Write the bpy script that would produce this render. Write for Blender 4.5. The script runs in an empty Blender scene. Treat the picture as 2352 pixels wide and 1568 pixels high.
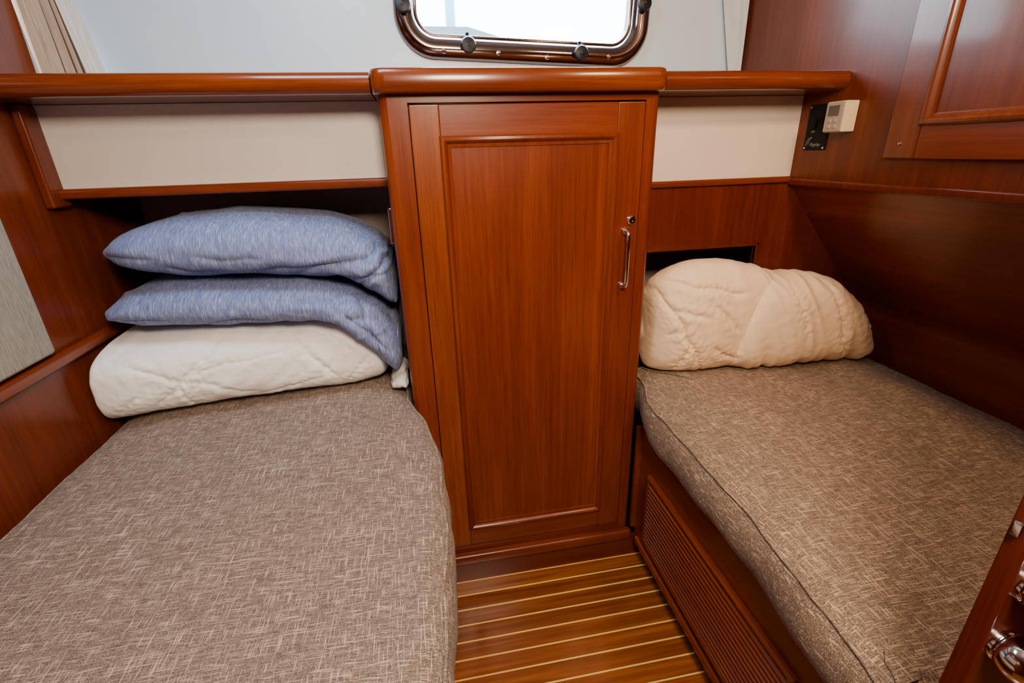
import bpy, bmesh, math, random
from mathutils import Vector, Matrix, noise
random.seed(4)
COL = bpy.context.scene.collection
ORG = {}
# ------------------------------------------------------------------ camera
H = 1.37
FPX = 1100.0
psi, th, rho = math.radians(9.6), math.radians(21.75), math.radians(1.7)
F = Vector((math.sin(psi)*math.cos(th), math.cos(psi)*math.cos(th), -math.sin(th)))
R0 = Vector((math.cos(psi), -math.sin(psi), 0)); U0 = R0.cross(F)
R = R0*math.cos(rho) - U0*math.sin(rho); U = U0*math.cos(rho) + R0*math.sin(rho)
cd = bpy.data.cameras.new('camera'); cam = bpy.data.objects.new('camera', cd); COL.objects.link(cam)
cd.sensor_width = 36; cd.lens = FPX/2352*36; cd.clip_start = 0.01
M = Matrix((R, U, -F)).transposed().to_4x4(); M.translation = Vector((0, 0, H)); cam.matrix_world = M
bpy.context.scene.camera = cam
def at(px, py, axis, val):
    d = F*FPX + R*(px-1176) - U*(py-784); o = Vector((0, 0, H))
    i = 'xyz'.index(axis); return o + d*((val-o[i])/d[i])

# ------------------------------------------------------------------ helpers
def thing(name, label, cat, loc=(0, 0, 0), group=None, kind=None):
    o = bpy.data.objects.new(name, None); COL.objects.link(o); o.location = loc; o.empty_display_size = .05
    if label: o['label'] = label
    if cat: o['category'] = cat
    if group: o['group'] = group
    if kind: o['kind'] = kind
    ORG[o] = Vector(loc); return o
def obj(name, bm, mats, parent=None, origin=None, label=None, cat=None, kind=None, group=None, sharp=35, recalc=True):
    org = ORG[parent] if parent else Vector(origin or (0, 0, 0))
    if recalc: bmesh.ops.recalc_face_normals(bm, faces=bm.faces[:])
    bmesh.ops.translate(bm, verts=bm.verts[:], vec=-org)
    me = bpy.data.meshes.new(name); bm.to_mesh(me); bm.free()
    for m in (mats if isinstance(mats, (list, tuple)) else [mats]): me.materials.append(m)
    me.shade_smooth(); me.set_sharp_from_angle(angle=math.radians(sharp))
    o = bpy.data.objects.new(name, me); COL.objects.link(o)
    if sharp == 35:
        w = o.modifiers.new('weighted_normals', 'WEIGHTED_NORMAL'); w.keep_sharp = True
    if parent: o.parent = parent
    else: o.location = org
    ORG[o] = org
    if label: o['label'] = label
    if cat: o['category'] = cat
    if kind: o['kind'] = kind
    if group: o['group'] = group
    return o
def merge(bm, t, mi=0):
    for f in t.faces: f.material_index = mi
    me = bpy.data.meshes.new('tmp'); t.to_mesh(me); t.free(); bm.from_mesh(me); bpy.data.meshes.remove(me)
def box(bm, x0, x1, y0, y1, z0, z1, bev=0, seg=2, mi=0, edges=None):
    t = bmesh.new(); bmesh.ops.create_cube(t, size=1)
    for v in t.verts: v.co = Vector(((x0+x1)/2+v.co.x*(x1-x0), (y0+y1)/2+v.co.y*(y1-y0), (z0+z1)/2+v.co.z*(z1-z0)))
    if bev:
        es = t.edges[:] if edges is None else [e for e in t.edges if edges(e)]
        bmesh.ops.bevel(t, geom=es, offset=bev, segments=seg, affect='EDGES', profile=.5)
    merge(bm, t, mi); return bm
def B(*a, **k): return box(bmesh.new(), *a, **k)
def prism(bm, pts, fm, h0, h1, mi=0):
    t = bmesh.new()
    a = [t.verts.new(fm(p[0], p[1], h0)) for p in pts]; b = [t.verts.new(fm(p[0], p[1], h1)) for p in pts]
    n = len(pts); t.faces.new(a); t.faces.new(b[::-1])
    for i in range(n): t.faces.new((a[i], a[(i+1) % n], b[(i+1) % n], b[i]))
    bmesh.ops.recalc_face_normals(t, faces=t.faces[:]); merge(bm, t, mi); return bm
def loft(bm, rings, closed=True, cap=True, loop=False, mi=0):
    t = bmesh.new(); V = [[t.verts.new(p) for p in r] for r in rings]; n = len(V[0])
    m = len(V)
    for i in range(m if loop else m-1):
        A, D = V[i], V[(i+1) % m]
        for j in range(n if closed else n-1):
            k = (j+1) % n; t.faces.new((A[j], A[k], D[k], D[j]))
    if cap and not loop: t.faces.new(V[0][::-1]); t.faces.new(V[-1])
    bmesh.ops.recalc_face_normals(t, faces=t.faces[:]); merge(bm, t, mi); return bm
def tube(bm, pts, r, seg=10, closed=False, mi=0):
    pts = [Vector(p) for p in pts]; n = len(pts); rings = []; up = None
    for i in range(n):
        a = pts[(i-1) % n] if (closed or i > 0) else pts[i]; b = pts[(i+1) % n] if (closed or i < n-1) else pts[i]
        d = (b-a).normalized()
        if up is None: up = d.orthogonal().normalized()
        up = (up - d*up.dot(d)).normalized(); s = d.cross(up)
        rr = r[i] if isinstance(r, (list, tuple)) else r
        rings.append([pts[i]+(up*math.cos(2*math.pi*k/seg)+s*math.sin(2*math.pi*k/seg))*rr for k in range(seg)])
    return loft(bm, rings, loop=closed, mi=mi)
def lathe(bm, prof, c, ax, seg=24, mi=0):
    c = Vector(c); ax = Vector(ax).normalized(); u = ax.orthogonal().normalized(); w = ax.cross(u)
    return loft(bm, [[c+ax*h+(u*math.cos(2*math.pi*k/seg)+w*math.sin(2*math.pi*k/seg))*max(r, 1e-4) for k in range(seg)] for r, h in prof], mi=mi)
def ringframe(bm, a0, a1, b0, b1, prof, fm, mi=0):
    rings = [[fm(a0+d, b0+d, h), fm(a1-d, b0+d, h), fm(a1-d, b1-d, h), fm(a0+d, b1-d, h)] for d, h in prof]
    return loft(bm, rings, cap=False, mi=mi)
def catmull(P, n):
    out = []; m = len(P); P = [tuple(p) for p in P]
    for i in range(m-1):
        p0, p1, p2, p3 = P[max(i-1, 0)], P[i], P[i+1], P[min(i+2, m-1)]
        for k in range(n):
            t = k/n
            out.append(tuple(.5*(2*b+(c-a)*t+(2*a-5*b+4*c-d)*t*t+(3*b-a-3*c+d)*t**3) for a, b, c, d in zip(p0, p1, p2, p3)))
    out.append(P[-1]); return out
def soft(st, nu, nv, wr):
    t = bmesh.new(); rings = []
    for x, zb, zt, yf, yb, e in catmull(st, nu):
        zh = max((zt-zb)/2, .003); zc = (zt+zb)/2; yd = max((yb-yf)/2, .003); yc = (yf+yb)/2; r = []
        for k in range(nv):
            a = 2*math.pi*k/nv; c, s = math.cos(a), math.sin(a)
            r.append(Vector((x, yc-yd*math.copysign(abs(c)**(2/e), c), zc+zh*math.copysign(abs(s)**(2/e), s))))
        rings.append(r)
    loft(t, rings); t.normal_update()
    D = [(v, v.normal*wr(v.co)) for v in t.verts]
    for v, d in D: v.co += d
    return t
def nz(p, k, o=0): return noise.noise(Vector((p.x*k[0]+o, p.y*k[1]+o*.7, p.z*k[2]-o*.3)))
def ridge(p, k, w=.2, o=0):
    n = abs(nz(p, k, o)); return max(0., 1-n/w)**1.5
def seg_d(px, pz, a, b):
    dx, dz = b[0]-a[0], b[1]-a[1]; t = max(0, min(1, ((px-a[0])*dx+(pz-a[1])*dz)/(dx*dx+dz*dz)))
    return math.hypot(px-a[0]-t*dx, pz-a[1]-t*dz), t
def lines(p, L, w, pucker=0, pk=(90, 40, 90), lip=.5):
    s = 0
    jx = .010*nz(p, (14, 14, 14)); jz = .010*nz(p, (14, 14, 14), 5); hi = nz(p, pk, 3)
    for a, b, amp in L:
        d, t = seg_d(p.x+jx, p.z+jz, a, b)
        if d > .07: continue
        e = (1-abs(2*t-1)**3*.8)
        s += amp*math.exp(-abs(d/w)**1.2)*e
        s -= amp*lip*math.exp(-((d-3.2*w)/(2.2*w))**2)*e
        if pucker: s += pucker*hi*math.exp(-d/.020)*e
    return s

# ------------------------------------------------------------------ materials
def mat(name):
    m = bpy.data.materials.new(name); m.use_nodes = True; nt = m.node_tree
    return m, nt, nt.nodes['Principled BSDF']
def N(nt, typ, **k):
    n = nt.nodes.new(typ)
    for a, b in k.items(): setattr(n, a, b)
    return n
def coords(nt, scale):
    tc = N(nt, 'ShaderNodeTexCoord'); mp = N(nt, 'ShaderNodeMapping'); mp.inputs['Scale'].default_value = scale
    nt.links.new(tc.outputs['Object'], mp.inputs['Vector']); return mp.outputs['Vector']
def noi(nt, scale, detail=4, rough=.6, dist=0):
    n = N(nt, 'ShaderNodeTexNoise'); n.inputs['Scale'].default_value = 1; n.inputs['Detail'].default_value = detail
    n.inputs['Roughness'].default_value = rough; n.inputs['Distortion'].default_value = dist
    nt.links.new(coords(nt, scale), n.inputs['Vector']); return n.outputs['Fac']
def ramp(nt, fac, stops):
    r = N(nt, 'ShaderNodeValToRGB'); e = r.color_ramp.elements
    while len(e) < len(stops): e.new(.5)
    for q, (p, c) in zip(e, stops): q.position = p; q.color = (*c, 1) if len(c) == 3 else c
    nt.links.new(fac, r.inputs['Fac']); return r.outputs['Color']
def mix(nt, fac, a, b, blend='MIX'):
    m = N(nt, 'ShaderNodeMix', data_type='RGBA', blend_type=blend)
    for s, v in ((m.inputs[0], fac), (m.inputs[6], a), (m.inputs[7], b)):
        if isinstance(v, (int, float)): s.default_value = v
        elif isinstance(v, tuple): s.default_value = (*v, 1)
        else: nt.links.new(v, s)
    return m.outputs[2]
def math_(nt, op, a, b=None):
    m = N(nt, 'ShaderNodeMath', operation=op)
    for s, v in ((m.inputs[0], a), (m.inputs[1], b)):
        if v is None: continue
        if isinstance(v, (int, float)): s.default_value = v
        else: nt.links.new(v, s)
    return m.outputs[0]
def bump(nt, bs, h, strength, dist=.002):
    b = N(nt, 'ShaderNodeBump'); b.inputs['Strength'].default_value = strength; b.inputs['Distance'].default_value = dist
    nt.links.new(h, b.inputs['Height']); nt.links.new(b.outputs['Normal'], bs.inputs['Normal'])
def wood(name, axis, k=1.0, hue=(1, 1, 1), rough=.33, coat=.3, cr=.16):
    m, nt, bs = mat(name)
    k *= .86
    s0 = [8.]*3; s1 = [85.]*3; s2 = [420.]*3; i = 'xyz'.index(axis); s0[i] = .9; s1[i] = 1.8; s2[i] = 9.
    c = lambda r, g, b: (r*k*hue[0], g*k*hue[1], b*k*hue[2])
    f = mix(nt, .42, noi(nt, s0, 4, .55, 1.1), noi(nt, s1, 5, .6, .2))
    col = ramp(nt, f, [(.31, c(.124, .0150, .0009)), (.5, c(.182, .0258, .0016)), (.69, c(.250, .0445, .0034))])
    pores = noi(nt, s2, 2, .6)
    col = mix(nt, 1., col, ramp(nt, pores, [(.34, (.78, .72, .68)), (.52, (1, 1, 1))]), 'MULTIPLY')
    nt.links.new(col, bs.inputs['Base Color']); bs.inputs['Roughness'].default_value = rough
    bs.inputs['Specular IOR Level'].default_value = .3
    bs.inputs['Coat Weight'].default_value = coat; bs.inputs['Coat Roughness'].default_value = cr
    bump(nt, bs, pores, .04, .001); return m
wood_z = wood('cherry_vertical_grain', 'z'); wood_x = wood('cherry_cross_grain', 'x'); wood_y = wood('cherry_lengthwise_grain', 'y')
wood_light = wood('cherry_light', 'z', 1.22, (1, 1.25, 1.2)); wood_lx = wood('cherry_light_rail', 'x', 1.12, (1, 1.14, 1.2))
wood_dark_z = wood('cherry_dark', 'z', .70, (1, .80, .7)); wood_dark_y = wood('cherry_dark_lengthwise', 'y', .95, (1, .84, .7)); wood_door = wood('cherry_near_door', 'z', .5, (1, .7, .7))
wood_lip = wood('cherry_shelf_lip', 'x', .92, (1, 1.1, .9), .25, .45, .12)
wood_right = wood('cherry_right_wall', 'z', .74, (1, 1, .9), .36, .12, .16); wood_left = wood('cherry_left_wall', 'z', .85, (1, 1, 1))
wood_cab = wood('cherry_wall_locker', 'z', .85, (1, 1.2, 1.3), .30, .35, .10); wood_kick = wood('cherry_kickboard', 'x', .75, (1, .9, .9))
def plain(name, col, rough=.5, metal=0, spec=.5):
    m, nt, bs = mat(name); f = noi(nt, (9, 9, 9), 2)
    nt.links.new(ramp(nt, f, [(.3, tuple(c*.97 for c in col)), (.7, col)]), bs.inputs['Base Color'])
    bs.inputs['Roughness'].default_value = rough; bs.inputs['Metallic'].default_value = metal; bs.inputs['Specular IOR Level'].default_value = spec; return m
white = plain('lamplit_white_laminate', (.75, .63, .54), .42); whitel = plain('neutral_white_laminate', (.70, .66, .66), .42)  # right panel is white too; warm lamplight is painted into its colour
upper = plain('daylit_white_laminate', (.62, .77, .92), .36); ceilm = plain('headliner', (.40, .36, .32), .7)  # upper wall is plain white with blue window daylight tinted in
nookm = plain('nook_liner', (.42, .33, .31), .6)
chrome = plain('chrome', (.82, .82, .84), .08, 1); dchrome = plain('knob_chrome', (.60, .60, .64), .10, 1); steel = plain('polished_window_frame', (.22, .165, .155), .12, 1)  # frame's reddish brown paints the reflected wood into dark chrome
blackp = plain('black_plastic', (.006, .006, .007), .6, 0, .15); cream = plain('cream_plastic', (.74, .61, .40), .45); greyp = plain('taupe_plastic', (.40, .33, .25), .5, 0, .3)
lcdm = plain('lcd', (.10, .09, .07), .3); silver = plain('grey_print', (.22, .22, .22), .5); darkm = plain('dark_knob', (.008, .010, .016), .38, 0, .25)
greydeck = plain('grey_deck', (.10, .11, .13), .8); bluepost = plain('pale_blue_post', (.18, .34, .46), .6)
def fabric(name, tint):
    m, nt, bs = mat(name)
    fine = noi(nt, (560, 560, 560), 2, .7); med = noi(nt, (120, 120, 120), 2, .6)
    dx = noi(nt, (28, 600, 200), 1, .5); dy = noi(nt, (600, 28, 200), 1, .5)
    rib = noi(nt, (45, 700, 500), 1, .5)
    T = lambda r, g, b: (r*tint[0], g*tint[1], b*tint[2])
    col = ramp(nt, fine, [(.34, T(.078, .057, .048)), (.64, T(.315, .238, .196))])
    col = mix(nt, ramp(nt, rib, [(.50, (0, 0, 0)), (.64, (.55, .55, .55))]), col, T(.058, .043, .037))
    col = mix(nt, 1., col, ramp(nt, med, [(.3, (.86, .85, .84)), (.7, (1.13, 1.12, 1.11))]), 'MULTIPLY')
    L = T(.62, .49, .385)
    col = mix(nt, ramp(nt, dx, [(.595, (0, 0, 0)), (.665, (.66, .66, .66))]), col, L)
    col = mix(nt, ramp(nt, dy, [(.605, (0, 0, 0)), (.675, (.66, .66, .66))]), col, L)
    nt.links.new(col, bs.inputs['Base Color']); bs.inputs['Roughness'].default_value = .8; bs.inputs['Specular IOR Level'].default_value = .2
    bs.inputs['Sheen Weight'].default_value = .06
    bump(nt, bs, fine, .3, .0015); return m
fabl = fabric('woven_upholstery_grey', (1, 1.01, 1.04)); fabr = fabric('woven_upholstery_tan', (1.06, .97, .84))
def heather():
    m, nt, bs = mat('heather_blue_cotton')
    st = noi(nt, (560, 42, 42), 3, .7); b = noi(nt, (110, 18, 18), 2, .5)
    col = ramp(nt, st, [(.32, (.090, .122, .292)), (.5, (.148, .195, .400)), (.67, (.33, .39, .61))])
    col = mix(nt, 1., col, ramp(nt, b, [(.3, (.88, .90, .93)), (.7, (1.10, 1.08, 1.05))]), 'MULTIPLY')
    nt.links.new(col, bs.inputs['Base Color']); bs.inputs['Roughness'].default_value = .85; bs.inputs['Sheen Weight'].default_value = .06
    bump(nt, bs, st, .10, .001); return m
blue = heather()
def cotton(name, c):
    m, nt, bs = mat(name); f = noi(nt, (38, 38, 38), 2, .45, 1.0)
    nt.links.new(ramp(nt, f, [(.3, tuple(x*.985 for x in c)), (.7, c)]), bs.inputs['Base Color']); bs.inputs['Roughness'].default_value = .7
    bs.inputs['Specular IOR Level'].default_value = .35
    bump(nt, bs, f, .10, .006); return m
duv1 = cotton('white_cotton', (.93, .93, .93)); duv2 = cotton('warm_lit_cotton', (.86, .615, .405)); greycot = cotton('grey_white_cotton', (.66, .64, .62))  # right duvet is white cloth; warm lamplight is painted into its colour
def linenm():
    m, nt, bs = mat('grey_linen'); f = noi(nt, (300, 300, 40), 2)
    nt.links.new(ramp(nt, f, [(.3, (.22, .21, .185)), (.7, (.33, .315, .28))]), bs.inputs['Base Color']); bs.inputs['Roughness'].default_value = .9; return m
linen = linenm()
def curtainmat(name, a, b):
    m, nt, bs = mat(name); f = noi(nt, (160, 160, 8), 3)
    nt.links.new(ramp(nt, f, [(.3, a), (.7, b)]), bs.inputs['Base Color']); bs.inputs['Roughness'].default_value = .9; return m
curt = curtainmat('beige_curtain_cloth', (.30, .21, .145), (.42, .32, .235)); curt2 = curtainmat('pale_curtain_cloth', (.60, .58, .55), (.74, .72, .69)); curt3 = curtainmat('white_curtain_cloth', (.52, .58, .64), (.62, .68, .74))
hemm = plain('dark_curtain_stripe', (.07, .035, .025), .8)
def floormat():
    m, nt, bs = mat('teak_and_holly_sole')
    tc = N(nt, 'ShaderNodeTexCoord'); sp = N(nt, 'ShaderNodeSeparateXYZ'); nt.links.new(tc.outputs['Object'], sp.inputs[0])
    u = math_(nt, 'MULTIPLY', math_(nt, 'SUBTRACT', sp.outputs['Y'], 1.1795), 1/.0545)
    fr = math_(nt, 'FRACT', u); wn = N(nt, 'ShaderNodeTexWhiteNoise', noise_dimensions='1D'); nt.links.new(math_(nt, 'FLOOR', u), wn.inputs['W'])
    g = ramp(nt, noi(nt, (2.2, 60, 60), 6, .6, .4), [(.3, (.14, .030, .0025)), (.5, (.25, .064, .004)), (.72, (.40, .125, .010))])
    g = mix(nt, 1., g, ramp(nt, wn.outputs['Value'], [(0, (.70, .65, .60)), (1, (1.15, 1.12, 1.1))]), 'MULTIPLY')
    col = mix(nt, math_(nt, 'LESS_THAN', fr, .09), g, (.92, .57, .15))
    nt.links.new(col, bs.inputs['Base Color']); bs.inputs['Roughness'].default_value = .26; bs.inputs['Coat Weight'].default_value = .5; bs.inputs['Coat Roughness'].default_value = .16
    return m
solem = floormat()
def glassm():
    m, nt, bs = mat('window_glass'); nt.nodes.remove(bs); out = nt.nodes['Material Output']
    t = N(nt, 'ShaderNodeBsdfTransparent'); t.inputs[0].default_value = (.93, .97, 1, 1); g = N(nt, 'ShaderNodeBsdfGlossy'); g.inputs['Roughness'].default_value = .03
    x = N(nt, 'ShaderNodeMixShader'); x.inputs[0].default_value = .05
    nt.links.new(t.outputs[0], x.inputs[1]); nt.links.new(g.outputs[0], x.inputs[2]); nt.links.new(x.outputs[0], out.inputs['Surface']); return m
glass = glassm()

# ------------------------------------------------------------------ dimensions
D = 1.25; XL = -.885; XR = 1.131; YB = 1.76; YP = 1.40; ZC = 2.12; YF = -.9
S = dict(kind='structure')
obj('floor', B(-.95, 1.55, YF, 1.8, -.03, 0), solem, **S)
obj('ceiling', B(-1.0, 1.55, YF, 1.8, ZC, ZC+.03), ceilm, **S)
obj('wall_front', B(-1.0, 1.55, YF-.03, YF, 0, ZC), wood_z, **S)
bm = bmesh.new(); box(bm, XL-.03, XL, YF, 1.79, 0, 1.5); box(bm, XL-.03, XL, YF, 1.49, 1.5, ZC, .006)
obj('wall_left', bm, wood_left, **S)
obj('wall_left_upper', B(XL-.10, XL-.08, 1.47, 1.79, 1.5, ZC), whitel, **S)
pr = [(XR, ZC), (XR, 1.262), (XR+.006, 1.248), (1.452, .868), (1.466, .846), (1.470, .82), (1.470, 0), (1.5, 0), (1.5, .86), (XR+.03, 1.28), (XR+.03, ZC)]
bm = prism(bmesh.new(), pr, lambda a, b, h: Vector((a, h, b)), YF, 1.79)
for f in bm.faces:
    if f.calc_center_median().z < 1.255: f.material_index = 1
obj('wall_right', bm, [wood_right, wood_dark_y], **S)
obj('trim_1', B(XR-.007, XR+.002, .27, YP, 1.246, 1.266, .004), wood_dark_z, **S)
obj('trim_2', B(XL-.001, XL+.02, -.2, 1.74, .925, .957, .008, 3), wood_y, **S)
wx, wz, wy = .377, 1.862, 1.74; ww, wh = .82, .46
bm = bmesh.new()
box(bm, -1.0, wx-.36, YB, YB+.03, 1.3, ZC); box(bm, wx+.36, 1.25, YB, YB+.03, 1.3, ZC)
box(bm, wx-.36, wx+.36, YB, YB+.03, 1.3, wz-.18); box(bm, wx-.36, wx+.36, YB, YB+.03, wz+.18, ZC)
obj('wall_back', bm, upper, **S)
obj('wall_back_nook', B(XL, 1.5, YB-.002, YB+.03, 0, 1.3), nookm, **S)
obj('wall_back_left', B(XL, -.083, YP, YP+.012, 1.30, 1.496), whitel, **S)
obj('wall_back_right', B(.608, XR, YP, YP+.012, 1.26, 1.496), white, **S)
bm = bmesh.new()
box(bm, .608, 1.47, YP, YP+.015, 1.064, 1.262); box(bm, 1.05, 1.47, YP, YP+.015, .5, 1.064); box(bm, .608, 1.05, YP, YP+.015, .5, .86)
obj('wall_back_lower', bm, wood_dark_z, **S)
obj('trim_3', B(XL, -.083, YP-.018, YP+.012, 1.288, 1.312, .007, 3), wood_x, **S)
obj('trim_4', B(.608, XR, YP-.012, YP+.01, 1.253, 1.272, .006, 3), wood_x, **S)
bm = bmesh.new(); box(bm, 1.05, 1.060, YP-.004, YP+.01, .86, 1.07, .003); box(bm, .61, 1.060, YP-.004, YP+.01, 1.06, 1.070, .003)
obj('trim_5', bm, wood_dark_z, **S)
obj('trim_6', B(XL, XL+.022, 1.35, 1.415, 1.27, 1.496, .006, 3), wood_z, **S)

# ------------------------------------------------------------------ window
win = thing('window_1', None, None, (wx, wy, wz), kind='structure')
def rrect(w, h, r, y, n=10):
    P = []
    for cx, cz, a0 in ((w/2-r, h/2-r, 0), (-w/2+r, h/2-r, 90), (-w/2+r, -h/2+r, 180), (w/2-r, -h/2+r, 270)):
        for k in range(n+1):
            a = math.radians(a0+90*k/n); P.append((cx+r*math.cos(a), cz+r*math.sin(a)))
    t = math.radians(-2.4)
    return [Vector((wx+a*math.cos(t)-b*math.sin(t), y, wz+a*math.sin(t)+b*math.cos(t))) for a, b in P]
prof = [(0, 1.765), (0, 1.741), (.004, 1.733), (.010, 1.7275), (.018, 1.724), (.028, 1.7225), (.038, 1.7235), (.046, 1.727), (.054, 1.734), (.060, 1.744), (.066, 1.756), (.072, 1.77)]
obj('window_frame', loft(bmesh.new(), [rrect(ww-2*d, wh-2*d, .12-d*.9, y, 14) for d, y in prof], cap=False), steel, win, sharp=60)
obj('glazing_rim', tube(bmesh.new(), rrect(ww-.128, wh-.128, .062, 1.750, 14), .005, 10, True), steel, win, sharp=60)
t = bmesh.new(); t.faces.new([t.verts.new(p) for p in rrect(ww-.13, wh-.13, .05, 1.757)])
obj('glass', t, glass, win)
for px, py in ((1075, 105), (1332, 124), (926, 12), (1476, 10)):
    p = at(px, py, 'y', 1.722)
    bm = bmesh.new(); lathe(bm, [(.010, 0), (.010, .012), (.022, .014), (.024, .020), (.020, .027), (.008, .029), (0, .029)], p+Vector((0, .004, 0)), (0, -1, 0))
    k = obj('window_dog', bm, darkm, win, label='dark round clamp knob on window frame')
    bm = bmesh.new(); lathe(bm, [(.006, .029), (.006, .033), (0, .034)], p+Vector((0, .004, 0)), (0, -1, 0)); tube(bm, [p+Vector((0, .002, -.015)), p+Vector((0, -.002, 0)), p+Vector((0, .008, .034))], .007)
    obj('bolt', bm, darkm, k)
for px, py in ((1020, 117), (1145, 121), (1257, 131), (1398, 130)):
    p = at(px, py, 'y', 1.7235); obj('screw', lathe(bmesh.new(), [(.0075, 0), (.0065, .002), (0, .003)], p, (0, -1, 0), 12), chrome, win)
p0 = at(975, 92, 'y', 2.5); p1 = at(1125, 62, 'y', 2.5)
obj('deck_edge', prism(bmesh.new(), [(p0.x-.35, -.03), (p1.x+.25, -.03), (p1.x+.06, p0.z+.01), (p1.x-.1, p1.z), (p0.x-.3, p1.z)], lambda a, b, h: Vector((a, h, b)), 2.5, 3.0), greydeck, origin=(p0.x, 2.7, -.03), label='grey textured deck edge seen outside through the window', cat='deck')
p = at(1035, 40, 'y', 3.1)
obj('dock_post', B(p.x-.025, p.x+.025, 3.1, 3.15, -.03, 3.2, .01), bluepost, origin=(p.x, 3.12, -.03), label='slim pale blue post seen outside through the window', cat='post')

# ------------------------------------------------------------------ curtains
def curtain(bot, top, label, folds, amp, normal, origin, m):
    bm = bmesh.new(); nu, nv = 120, 26; V = []
    for j in range(nv+1):
        t = j/nv; row = []
        for i in range(nu+1):
            s = i/nu; a = Vector(bot[0]).lerp(Vector(bot[1]), s); b = Vector(top[0]).lerp(Vector(top[1]), s)
            ph = s*folds*2*math.pi
            row.append(bm.verts.new(a.lerp(b, t)+Vector(normal)*(amp*math.sin(ph)+.35*amp*math.sin(2.3*ph+t*2))))
        V.append(row)
    for j in range(nv):
        for i in range(nu):
            f = bm.faces.new((V[j][i], V[j][i+1], V[j+1][i+1], V[j+1][i]))
            if len(m) > 1:
                if i > 74: f.material_index = 2
                elif i % 18 in (8, 9): f.material_index = 1
    return obj('curtain', bm, m, origin=origin, label=label, cat='curtain', sharp=180)
curtain(((-.872, 1.485, 1.543), (-.862, 1.742, 1.543)), ((-.90, 1.50, 2.1), (-.955, 1.752, 2.1)), 'beige striped pleated curtain at the left end of the shelf, against the wood post', 6, .018, (1, 0, 0), (-.87, 1.6, 1.543), [curt, hemm, curt2])
curtain(((1.100, 1.738, 1.544), (1.122, 1.715, 1.544)), ((.98, 1.748, 2.1), (1.12, 1.715, 2.1)), 'narrow plain white curtain in the corner right of the window', 1.2, .003, (0, 1, 0), (1.1, 1.72, 1.543), [curt3])

# ------------------------------------------------------------------ shelves
fr = lambda e: all(v.co.y < 1.3 for v in e.verts) and abs(e.verts[0].co.x-e.verts[1].co.x) > .1
obj('shelf', B(XL+.001, -.0955, 1.24, 1.755, 1.497, 1.542, .02, 5, edges=fr), wood_lip, origin=(-.5, 1.5, 1.497), label='long varnished wood shelf left of the central locker, above the blue pillows', cat='shelf')
obj('shelf', B(.6155, XR-.001, 1.24, 1.755, 1.497, 1.542, .02, 5, edges=fr), wood_lip, origin=(.87, 1.5, 1.497), label='short varnished wood shelf right of the central locker, above the thermostat', cat='shelf')

# ------------------------------------------------------------------ central locker
x0, x1 = -.083, .608; dx0, dx1, dz0, dz1 = -.015, .567, .148, 1.474
lk = thing('locker', 'tall varnished wood hanging locker with one panelled door, between the two berths', 'cabinet', ((x0+x1)/2, D, 0))
bm = bmesh.new()
ve = lambda e: abs(e.verts[0].co.z-e.verts[1].co.z) > .3
vl = lambda e: ve(e) and e.verts[0].co.y < 1.3 and e.verts[0].co.x < -.05
vr = lambda e: ve(e) and e.verts[0].co.y < 1.3 and e.verts[0].co.x > .59
box(bm, x0, dx0-.002, D, 1.75, .0, 1.497, .022, 5, 0, vl)
box(bm, dx1+.002, x1, D, 1.75, .0, 1.497, .018, 5, 0, vr)
box(bm, dx0-.002, dx1+.002, D, 1.75, dz1+.004, 1.497, mi=1); box(bm, dx0-.002, dx1+.002, D, 1.75, .0, dz0-.003, mi=1)
box(bm, dx0-.002, dx1+.002, D+.03, 1.75, dz0-.003, dz1+.004, mi=2)
obj('body', bm, [wood_z, wood_x, wood_dark_z], lk)
# cap with rounded front corners and a bullnose edge
CX0, CX1, CY, CR = -.094, .614, 1.213, .034
capP = []
for cx, a0 in ((CX1-CR, 270), (CX0+CR, 180)):
    capP += [(cx+CR*math.cos(math.radians(a0+q*9)), CY+CR+CR*math.sin(math.radians(a0+q*9))) for q in range(11)][::-1]
def capring(ins, z):
    out = []
    for x, y in capP:
        sx = ins*(1 if x < .26 else -1)*min(1, max(0, (abs(x-.26)-.31)/.04))
        out.append(Vector((x+sx*.3, y+ins, z)))
    out.append(Vector((CX0, 1.755, z))); out.append(Vector((CX1, 1.755, z))); return out
rg = [capring(.016, 1.495)]+[capring(.016*(1-math.sin(a)**.55), 1.5205-.0255*math.cos(a)) for a in [math.pi*q/14 for q in range(1, 14)]]+[capring(.016, 1.546)]
obj('top_cap', loft(bmesh.new(), rg), wood_lip, lk, sharp=50)
bm = bmesh.new(); box(bm, -.06, .652, D-.012, D, 0, .088); box(bm, -.06, .611, D-.03, D, .086, .126, .010, 3, 1)
obj('kickboard', bm, [wood_kick, wood_x], lk)
bm = bmesh.new(); y0 = D-.004; y1 = D+.02; px0, px1, pz0, pz1 = .05, .50, .216, 1.406
box(bm, dx0, px0+.004, y0, y1, dz0, dz1, .003, 2, 1); box(bm, px1-.004, dx1, y0, y1, dz0, dz1, .003, 2, 0)
box(bm, px0+.003, px1-.003, y0+.0005, y1, pz1-.004, dz1, .002, 1, 2); box(bm, px0+.003, px1-.003, y0+.0005, y1, dz0, pz0+.004, .002, 1, 3)
dr = obj('door', bm, [wood_z, wood_light, wood_x, wood_lx], lk)
fm = lambda a, b, h: Vector((a, y0-h, b))
obj('door_panel', B(px0+.02, px1-.02, y0+.002, y1-.002, pz0+.02, pz1-.02), wood_z, dr)
obj('panel_moulding', ringframe(bmesh.new(), px0, px1, pz0, pz1, [(0, -.001), (0, .004), (.004, .010), (.010, .012), (.015, .009), (.018, .003), (.026, .001), (.027, -.003)], fm), wood_z, dr)
hx = .530; bm = bmesh.new()
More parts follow.
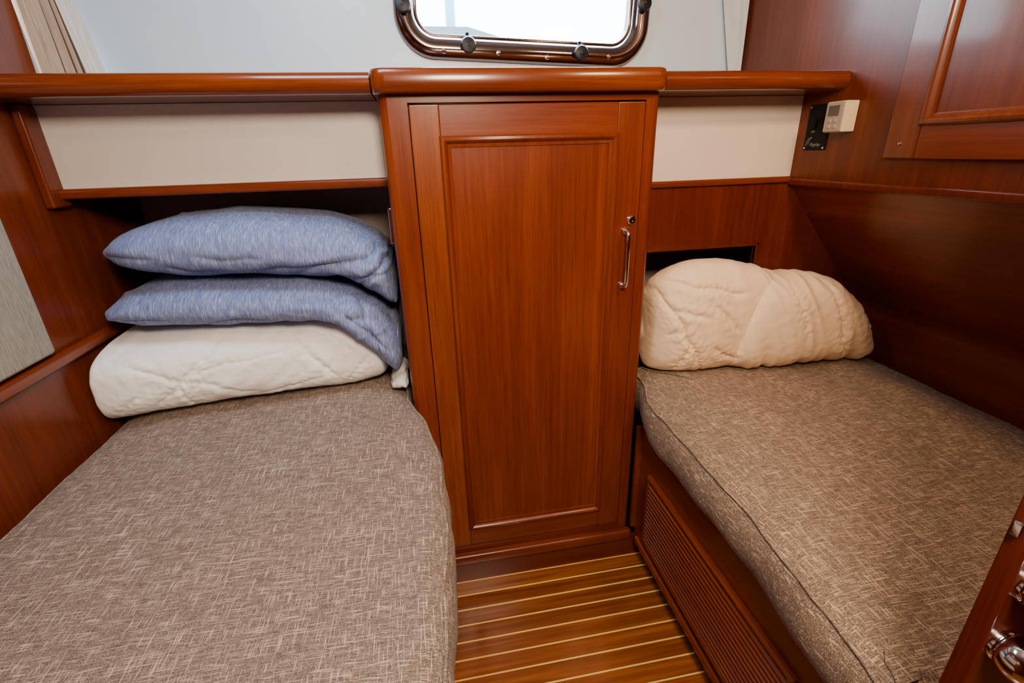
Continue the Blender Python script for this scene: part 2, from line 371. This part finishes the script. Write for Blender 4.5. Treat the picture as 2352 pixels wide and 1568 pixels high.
hp = catmull([(hx, y0, 1.158), (hx, y0-.020, 1.157), (hx, y0-.028, 1.145), (hx, y0-.029, 1.08), (hx, y0-.028, 1.02), (hx, y0-.020, 1.008), (hx, y0, 1.007)], 6)
tube(bm, hp, .0055, 12)
for z in (1.158, 1.007): lathe(bm, [(.010, 0), (.010, .003), (.007, .006), (.0055, .008)], (hx, y0, z), (0, -1, 0))
obj('door_handle', bm, chrome, dr, label='chrome bar pull handle', sharp=60)
obj('lock', lathe(bmesh.new(), [(.012, 0), (.012, .004), (.009, .007), (.003, .007), (.003, .005), (0, .005)], (.547, y0, 1.186), (0, -1, 0)), chrome, dr, label='small round chrome lock')
obj('catch_plate', B(x0-.008, x0, 1.275, 1.30, 1.155, 1.243, .002), chrome, lk, label='chrome catch plate on the side')

# ------------------------------------------------------------------ berths
bb = thing('berth_base', 'wooden berth base with a louvred front panel under the right mattress', 'berth', (1.06, .8, 0))
BX = .630
bm = bmesh.new(); box(bm, BX, 1.466, .31, 1.249, .095, .532, .004); box(bm, .612, BX+.05, 1.236, 1.249, .128, .532)
obj('box', bm, wood_y, bb)
obj('toe_kick', B(.655, .70, .31, 1.237, 0, .095), wood_dark_y, bb)
obj('toe_moulding', B(.618, .66, .31, 1.219, .078, .106, .008, 3), wood_y, bb)
fy = lambda a, b, h: Vector((BX-h, a, b))
ly0, ly1, lz0, lz1 = .515, 1.160, .138, .402
bm = ringframe(bmesh.new(), ly0, ly1, lz0, lz1, [(0, -.001), (0, .010), (.004, .014), (.012, .013), (.016, .006), (.0165, -.001)], fy, mi=0)
n = 14; pit = (lz1-lz0-.034)/n
for k in range(n):
    z = lz0+.017+k*pit
    prism(bm, [(BX-.014, z+.001), (BX-.014, z+.005), (BX-.001, z+pit-.006), (BX+.001, z+pit-.006), (BX+.001, z)], lambda a, b, h: Vector((a, h, b)), ly0+.014, ly1-.014)
obj('louver_panel', bm, wood_y, bb, sharp=20)
b2 = thing('berth_base', 'plain wooden berth base under the left mattress', 'berth', (-.47, .9, 0))
obj('box', B(XL+.003, -.09, .1, 1.74, 0, .546), wood_dark_y, b2)

def resample(P, n):
    P = [Vector((p[0], p[1], 0)) for p in P]; L = [0]
    for i in range(len(P)): L.append(L[-1]+(P[(i+1) % len(P)]-P[i]).length)
    out = []; j = 0
    for k in range(n):
        s = L[-1]*k/n
        while L[j+1] < s: j += 1
        out.append(P[j].lerp(P[(j+1) % len(P)], (s-L[j])/max(L[j+1]-L[j], 1e-9)))
    return out
def mattress(name, label, inner, outer, z0, z1, seed, wav, fab):
    P = catmull(inner, 10)+outer
    P = resample(P, 360)
    for _ in range(4): P = [(P[i-1]+P[i]*2+P[(i+1) % len(P)])/4 for i in range(len(P))]
    A = sum(P[i-1].x*P[i].y-P[i].x*P[i-1].y for i in range(len(P)))
    if A < 0: P = P[::-1]
    n = len(P); nor = []
    for i in range(n):
        d = (P[(i+1) % n]-P[i-1]).normalized(); nor.append(Vector((-d.y, d.x, 0)))
    c = sum(P, Vector())/n
    def ns(p, z): return .007*noise.noise(Vector((p.x*9+seed, p.y*9, z*14)))+.003*noise.noise(Vector((p.x*22+seed, p.y*22, z*9)))
    rings = []; h = z1-z0
    for ins, z in ((.03, z0), (.008, z0+.006), (0, z0+.02), (-.010, z0+h*.35), (-.010, z0+h*.6), (-.004, z1-.034), (.004, z1-.022), (.013, z1-.011), (.03, z1-.003), (.05, z1)):
        rings.append([P[i]+nor[i]*(ins+ns(P[i], z))+Vector((0, 0, z+.004*noise.noise(P[i]*6))) for i in range(n)])
    last = rings[-1]
    for k in range(1, 44):
        f = 1-k/44.; r = []
        for i in range(n):
            p = c+(last[i]-c)*f; p.z = 0
            e = min(1, k/9)
            p.z = z1+.004*noise.noise(P[i]*6)*(1-e)+e*(.006+wav*noise.noise(Vector((p.x*2.6+seed, p.y*2.6, 0)))+.4*wav*noise.noise(Vector((p.x*9+seed, p.y*5, 3))))
            r.append(p)
        rings.append(r)
    root = thing(name, label, 'mattress', (c.x, c.y, z0))
    obj('cushion', loft(bmesh.new(), rings), fab, root, sharp=80)
    pp = [P[i]+nor[i]*(.0035+ns(P[i], z1-.022))+Vector((0, 0, z1-.019+.004*noise.noise(P[i]*6))) for i in range(n)]
    obj('piping', tube(bmesh.new(), pp, .0036, 8, True), fab, root, sharp=80)
mattress('mattress', 'grey-brown woven berth mattress under the two blue pillows', [(-.04, .1), (-.03, .45), (-.018, .6), (-.014, .75), (-.018, .95), (-.036, 1.10), (-.066, 1.2), (-.098, 1.28), (-.103, 1.4)], [(-.104, 1.73), (XL+.016, 1.73), (XL+.016, .1)], .555, .715, 1.3, .008, fabl)
mattress('mattress', 'brown woven berth mattress under the single warm-lit white duvet', [(.55, .31), (.58, .6), (.588, .85), (.588, 1.05), (.595, 1.15), (.612, 1.21), (.632, 1.262), (.637, 1.34)], [(.638, 1.385), (1.452, 1.385), (1.452, .31)], .541, .69, 7.7, .018, fabr)

# ------------------------------------------------------------------ pillows and duvets
def wp1(p):
    q = .006*nz(p, (6, 6, 6))+.003*nz(p, (15, 15, 20), 4)
    q += .006*ridge(p, (7, 3, 15), .16, 3)*max(0, nz(p, (4, 4, 4), 9)+.12)
    q += lines(p, [((-.36, 1.085), (-.12, 1.13), -.009), ((-.26, 1.06), (-.11, 1.07), -.009), ((-.66, 1.125), (-.52, 1.10), -.006), ((-.46, 1.10), (-.28, 1.105), -.008), ((-.19, 1.04), (-.11, 1.11), -.008), ((-.80, 1.16), (-.66, 1.15), -.006), ((-.22, 1.16), (-.12, 1.09), -.007), ((-.58, 1.15), (-.40, 1.13), -.004)], .006)
    return q
st = [(-.832, 1.149, 1.153, 1.42, 1.44, 2), (-.800, 1.133, 1.174, 1.37, 1.55, 2), (-.765, 1.115, 1.199, 1.325, 1.62, 2.1), (-.71, 1.096, 1.222, 1.295, 1.67, 2.2), (-.62, 1.082, 1.238, 1.285, 1.69, 2.3), (-.5, 1.076, 1.241, 1.28, 1.70, 2.4), (-.34, 1.063, 1.228, 1.28, 1.70, 2.4), (-.23, 1.043, 1.203, 1.28, 1.69, 2.4), (-.16, 1.004, 1.164, 1.282, 1.68, 2.4), (-.122, .968, 1.12, 1.29, 1.66, 2.3), (-.106, .958, 1.06, 1.32, 1.6, 2)]
obj('pillow', soft(st, 26, 180, wp1), blue, origin=(-.46, 1.49, 1.06), label='heather blue pillow on top of the stack, under the white wall panel', cat='pillow', sharp=180)
def wp2(p):
    q = .006*nz(p, (6, 6, 6), 5)+.003*nz(p, (15, 15, 20), 1)
    q += .006*ridge(p, (7, 3, 15), .16, 8)*max(0, nz(p, (4, 4, 4), 2)+.12)
    q += lines(p, [((-.27, 1.02), (-.13, .86), -.010), ((-.23, .97), (-.12, .93), -.008), ((-.20, 1.0), (-.15, .84), -.008), ((-.6, .98), (-.4, .968), -.006), ((-.80, 1.0), (-.66, .985), -.006), ((-.40, 1.03), (-.2, 1.01), -.006)], .006)
    return q
st = [(-.862, .998, 1.002, 1.39, 1.42, 2), (-.836, .985, 1.022, 1.34, 1.52, 2), (-.80, .969, 1.048, 1.305, 1.62, 2.1), (-.74, .955, 1.070, 1.285, 1.67, 2.2), (-.64, .947, 1.077, 1.275, 1.69, 2.3), (-.5, .944, 1.072, 1.268, 1.70, 2.4), (-.34, .940, 1.056, 1.266, 1.70, 2.4), (-.25, .918, 1.034, 1.260, 1.69, 2.4), (-.19, .860, 1.002, 1.258, 1.67, 2.4), (-.15, .800, .968, 1.260, 1.62, 2.4), (-.122, .770, .930, 1.268, 1.55, 2.3), (-.106, .785, .90, 1.30, 1.5, 2)]
obj('pillow', soft(st, 26, 180, wp2), blue, origin=(-.46, 1.49, .94), label='heather blue pillow in the middle, between the other pillow and the white duvet', cat='pillow', sharp=180)
def wd1(p):
    q = .009*nz(p, (4.5, 4.5, 4.5))+.003*nz(p, (11, 11, 11), 2)
    r = Vector((p.x*.8+p.z*.6, p.y, -p.x*.6+p.z*.8))
    q += .0036*nz(r, (9, 7, 40), 3)*(.35+max(0, nz(p, (5, 5, 5), 8))*2.2)+.0009*nz(r, (60, 20, 25), 6)
    q += lines(p, [((-.82, .91), (-.50, .765), -.006), ((-.75, .75), (-.57, .92), -.006), ((-.67, .85), (-.66, .73), -.003), ((-.67, .85), (-.40, .88), -.003), ((-.40, .92), (-.28, .77), -.006), ((-.50, .75), (-.33, .79), -.004), ((-.33, .93), (-.22, .85), -.004), ((-.27, .75), (-.18, .85), -.004), ((-.82, .76), (-.74, .83), -.004)], .005, .004, lip=.25)
    return q
st = [(-.866, .728, .875, 1.262, 1.66, 3.4), (-.862, .722, .91, 1.245, 1.69, 3.4), (-.842, .722, .938, 1.232, 1.70, 3.1), (-.74, .722, .946, 1.240, 1.70, 2.8), (-.6, .722, .945, 1.262, 1.70, 2.8), (-.4, .722, .944, 1.288, 1.70, 2.8), (-.27, .723, .942, 1.303, 1.70, 2.8), (-.2, .725, .934, 1.31, 1.69, 2.7), (-.165, .735, .90, 1.325, 1.67, 2.5), (-.152, .76, .86, 1.36, 1.62, 2)]
obj('duvet', soft(st, 36, 330, wd1), duv1, origin=(-.5, 1.49, .717), label='folded white duvet at the bottom of the left stack, under the blue pillows', cat='duvet', sharp=180)
def wd3(p): return .006*nz(p, (30, 26, 30))+.004*nz(p, (70, 30, 70), 2)
st = [(-.146, .728, .740, 1.33, 1.44, 2), (-.138, .725, .756, 1.295, 1.45, 2.2), (-.126, .724, .770, 1.285, 1.46, 2.2), (-.112, .724, .776, 1.278, 1.46, 2.2), (-.099, .726, .768, 1.278, 1.45, 2.2), (-.094, .735, .752, 1.30, 1.42, 2)]
obj('pillowcase', soft(st, 16, 80, wd3), greycot, origin=(-.12, 1.37, .722), label='small bunched end of greyish white cloth between the duvet and the locker', cat='cloth', sharp=180)
def wd2(p):
    q = .009*nz(p, (4.5, 4.5, 4.5), 4)+.005*nz(p, (10, 10, 9), 2)
    r = Vector((p.x*.93+p.z*.36, p.y, -p.x*.36+p.z*.93))
    g = max(0, min(1, (p.x-.88)/.12))
    q += .0085*nz(r, (28, 7, 5), 3)*(.35+max(0, nz(p, (5, 5, 5), 8))*2.2)*(.5+.5*g)+.0012*nz(r, (30, 20, 55), 6)
    q += .0065*(1-abs(nz(r, (22, 7, 4.5), 11))*2.2)*g
    q += lines(p, [((.66, .97), (.82, .70), -.010), ((.68, 1.0), (.92, .96), -.009), ((.76, .84), (.72, .72), -.007), ((1.17, 1.0), (1.27, .73), -.009), ((1.30, .95), (1.37, .76), -.007), ((.68, .84), (.74, .88), -.006), ((.80, .94), (.90, .84), -.009), ((.82, .80), (.92, .74), -.007), ((.69, .92), (.80, .90), -.007), ((1.05, .99), (1.12, .80), -.007)], .0055, .005, lip=.3)
    return q
stA = [(.652, .77, .92, 1.31, 1.385, 2), (.660, .715, .985, 1.275, 1.388, 2.2), (.690, .703, 1.020, 1.240, 1.39, 2.4), (.74, .700, 1.043, 1.214, 1.392, 2.5), (.81, .700, 1.050, 1.206, 1.392, 2.5), (.89, .700, 1.044, 1.206, 1.392, 2.5), (.97, .700, 1.020, 1.212, 1.392, 2.5), (1.07, .700, .990, 1.220, 1.392, 2.5), (1.18, .700, .94, 1.235, 1.392, 2.4), (1.24, .72, .87, 1.27, 1.39, 2)]
stB = [(.903, .72, .81, 1.235, 1.38, 2), (.916, .704, .89, 1.208, 1.385, 2.2), (.945, .700, .955, 1.194, 1.39, 2.4), (.99, .700, .988, 1.187, 1.392, 2.5), (1.07, .700, .999, 1.183, 1.392, 2.5), (1.16, .700, .988, 1.180, 1.392, 2.5), (1.25, .700, .955, 1.180, 1.392, 2.5), (1.315, .700, .896, 1.184, 1.39, 2.4), (1.365, .702, .818, 1.196, 1.385, 2.3), (1.388, .715, .765, 1.225, 1.37, 2)]
bm = soft(stA, 30, 260, wd2); merge(bm, soft(stB, 26, 300, wd2))
obj('duvet', bm, duv2, origin=(1.02, 1.3, .691), label='rolled white duvet with warm lamplight in its colour on the right mattress, against the wood panel', cat='duvet', sharp=180)

# ------------------------------------------------------------------ left upholstered panel
obj('upholstered_panel', B(XL+.001, XL+.022, .1, 1.19, .966, 1.46, .008, 3), linen, origin=(XL+.001, .6, .966), label='grey linen covered panel on the left wall above the moulding', cat='panel')

# ------------------------------------------------------------------ right wall locker, thermostat, control plate
wl = thing('wall_locker', 'varnished wood wall locker with panelled door at the upper right', 'cabinet', (XR, .75, 1.326))
bm = bmesh.new(); X = XR-.0005
box(bm, X-.012, X, 1.0, 1.08, 1.326, 1.95, .003); box(bm, X-.012, X, .36, .44, 1.326, 1.95, .003)
box(bm, X-.0115, X, .44, 1.0, 1.326, 1.40, .003, mi=1); box(bm, X-.0115, X, .44, 1.0, 1.88, 1.95, .003, mi=1)
wd = obj('door', bm, [wood_cab, wood_y], wl)
obj('door_panel', B(X-.007, X, .455, .985, 1.415, 1.865), wood_cab, wd)
fw = lambda a, b, h: Vector((X-.0115-h, a, b))
obj('panel_moulding', ringframe(bmesh.new(), .438, 1.004, 1.396, 1.884, [(0, -.001), (0, .003), (.004, .008), (.010, .009), (.015, .006), (.018, .001), (.024, -.002), (.025, -.007)], fw), wood_cab, wd)
p = at(2067, 330, 'x', X-.012)
obj('screw', lathe(bmesh.new(), [(.004, 0), (.0035, .002), (0, .003)], p, (-1, 0, 0), 12), chrome, wd)
def text(body, size, p, m, parent, name='lettering', shear=0):
    cu = bpy.data.curves.new('t', 'FONT'); cu.body = body; cu.size = size; cu.align_x = 'CENTER'; cu.align_y = 'CENTER'; cu.extrude = .0003; cu.shear = shear
    o = bpy.data.objects.new('t', cu); COL.objects.link(o); bpy.context.view_layer.update()
    me = bpy.data.meshes.new_from_object(o.evaluated_get(bpy.context.evaluated_depsgraph_get())); bpy.data.objects.remove(o)
    t = bmesh.new(); t.from_mesh(me); bpy.data.meshes.remove(me)
    rot = Matrix(((0, 0, -1), (-1, 0, 0), (0, 1, 0)))
    for v in t.verts: v.co = rot @ v.co + Vector(p)
    return obj(name, t, m, parent, recalc=False)
cp = thing('control_plate', 'black control plate with rocker switch, behind the cream thermostat', 'control panel', (XR, 1.32, 1.346))
obj('plate', B(XR-.004, XR-.0003, 1.279, 1.361, 1.346, 1.467, .0015), blackp, cp)
obj('rocker_switch', B(XR-.010, XR-.003, 1.325, 1.341, 1.402, 1.432, .002), blackp, cp)
text('OFF', .008, (XR-.0045, 1.333, 1.395), silver, cp)
text('Flagship', .0125, (XR-.0045, 1.318, 1.361), silver, cp, shear=.3)
obj('sail_mark', tube(bmesh.new(), catmull([(XR-.0045, 1.352, 1.358), (XR-.0045, 1.347, 1.374), (XR-.0045, 1.332, 1.381), (XR-.0045, 1.34, 1.374), (XR-.0045, 1.345, 1.362)], 6), .001, 6), silver, cp)
for y, z in ((1.355, 1.461), (1.285, 1.461), (1.355, 1.352), (1.285, 1.352)):
    obj('screw', lathe(bmesh.new(), [(.003, 0), (.0025, .0015), (0, .002)], (XR-.004, y, z), (-1, 0, 0), 10), chrome, cp)
tx = XR-.042
tm = thing('thermostat', 'cream plastic thermostat with small display and buttons on the right wall', 'thermostat', (XR, 1.225, 1.39))
obj('case', B(tx+.003, XR-.0003, 1.194, 1.257, 1.391, 1.466, .003), cream, tm)
obj('face', B(tx, tx+.004, 1.197, 1.255, 1.393, 1.464, .002), greyp, tm)
obj('display', B(tx-.0012, tx+.001, 1.210, 1.245, 1.431, 1.456, .0005), lcdm, tm)
for y in (1.217, 1.236):
    for z in (1.405, 1.419):
        obj('button', lathe(bmesh.new(), [(.0055, 0), (.005, .002), (0, .0025)], (tx, y, z), (-1, 0, 0), 14), greyp, tm)

# ------------------------------------------------------------------ near door edge at right
d1 = thing('door_1', None, None, (.8, .256, 0), kind='structure')
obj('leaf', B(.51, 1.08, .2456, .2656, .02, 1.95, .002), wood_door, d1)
for z, dx in ((.896, .531), (.974, .532)):
    pf = [(.018, -.001), (.0185, .003), (.0185, .005)]+[(.0225*math.sin(a), .0205-.0225*math.cos(a)) for a in [math.pi*(.28+.72*q/24) for q in range(25)]]
    obj('door_knob', lathe(bmesh.new(), pf, (dx, .2456, z), (0, -1, 0), 64), dchrome, d1, label='round chrome knob', sharp=80)
obj('latch', B(.502, .51, .252, .260, 1.03, 1.045, .002), chrome, d1)

# ------------------------------------------------------------------ light
def area(name, loc, target, size, energy, col):
    l = bpy.data.lights.new(name, 'AREA'); l.energy = energy; l.color = col; l.size = size
    o = bpy.data.objects.new(name, l); COL.objects.link(o); o.location = loc
    o.rotation_euler = (Vector(target)-Vector(loc)).to_track_quat('-Z', 'Y').to_euler(); return o
area('cabin_lamp', (.15, -.2, 1.88), (.25, 1.2, .7), .3, 36, (1, .77, .54))
area('warm_fill', (.85, .25, 1.98), (1.05, .95, .7), .2, 18, (1, .64, .33))  # unseen warm lamp, added to warm the right berth
area('cool_fill', (-.3, .95, 2.09), (-.3, 1.35, 1.0), .4, 13, (.70, .85, 1))  # added cool fill for left berth and upper wall; ceiling has no opening
area('sky_light', (.38, 2.35, 2.35), (.2, .9, 1.1), 1.2, 170, (.64, .82, 1))
w = bpy.data.worlds.new('world'); bpy.context.scene.world = w; w.use_nodes = True
bg = w.node_tree.nodes['Background']; bg.inputs[0].default_value = (.84, .93, 1, 1); bg.inputs[1].default_value = 16
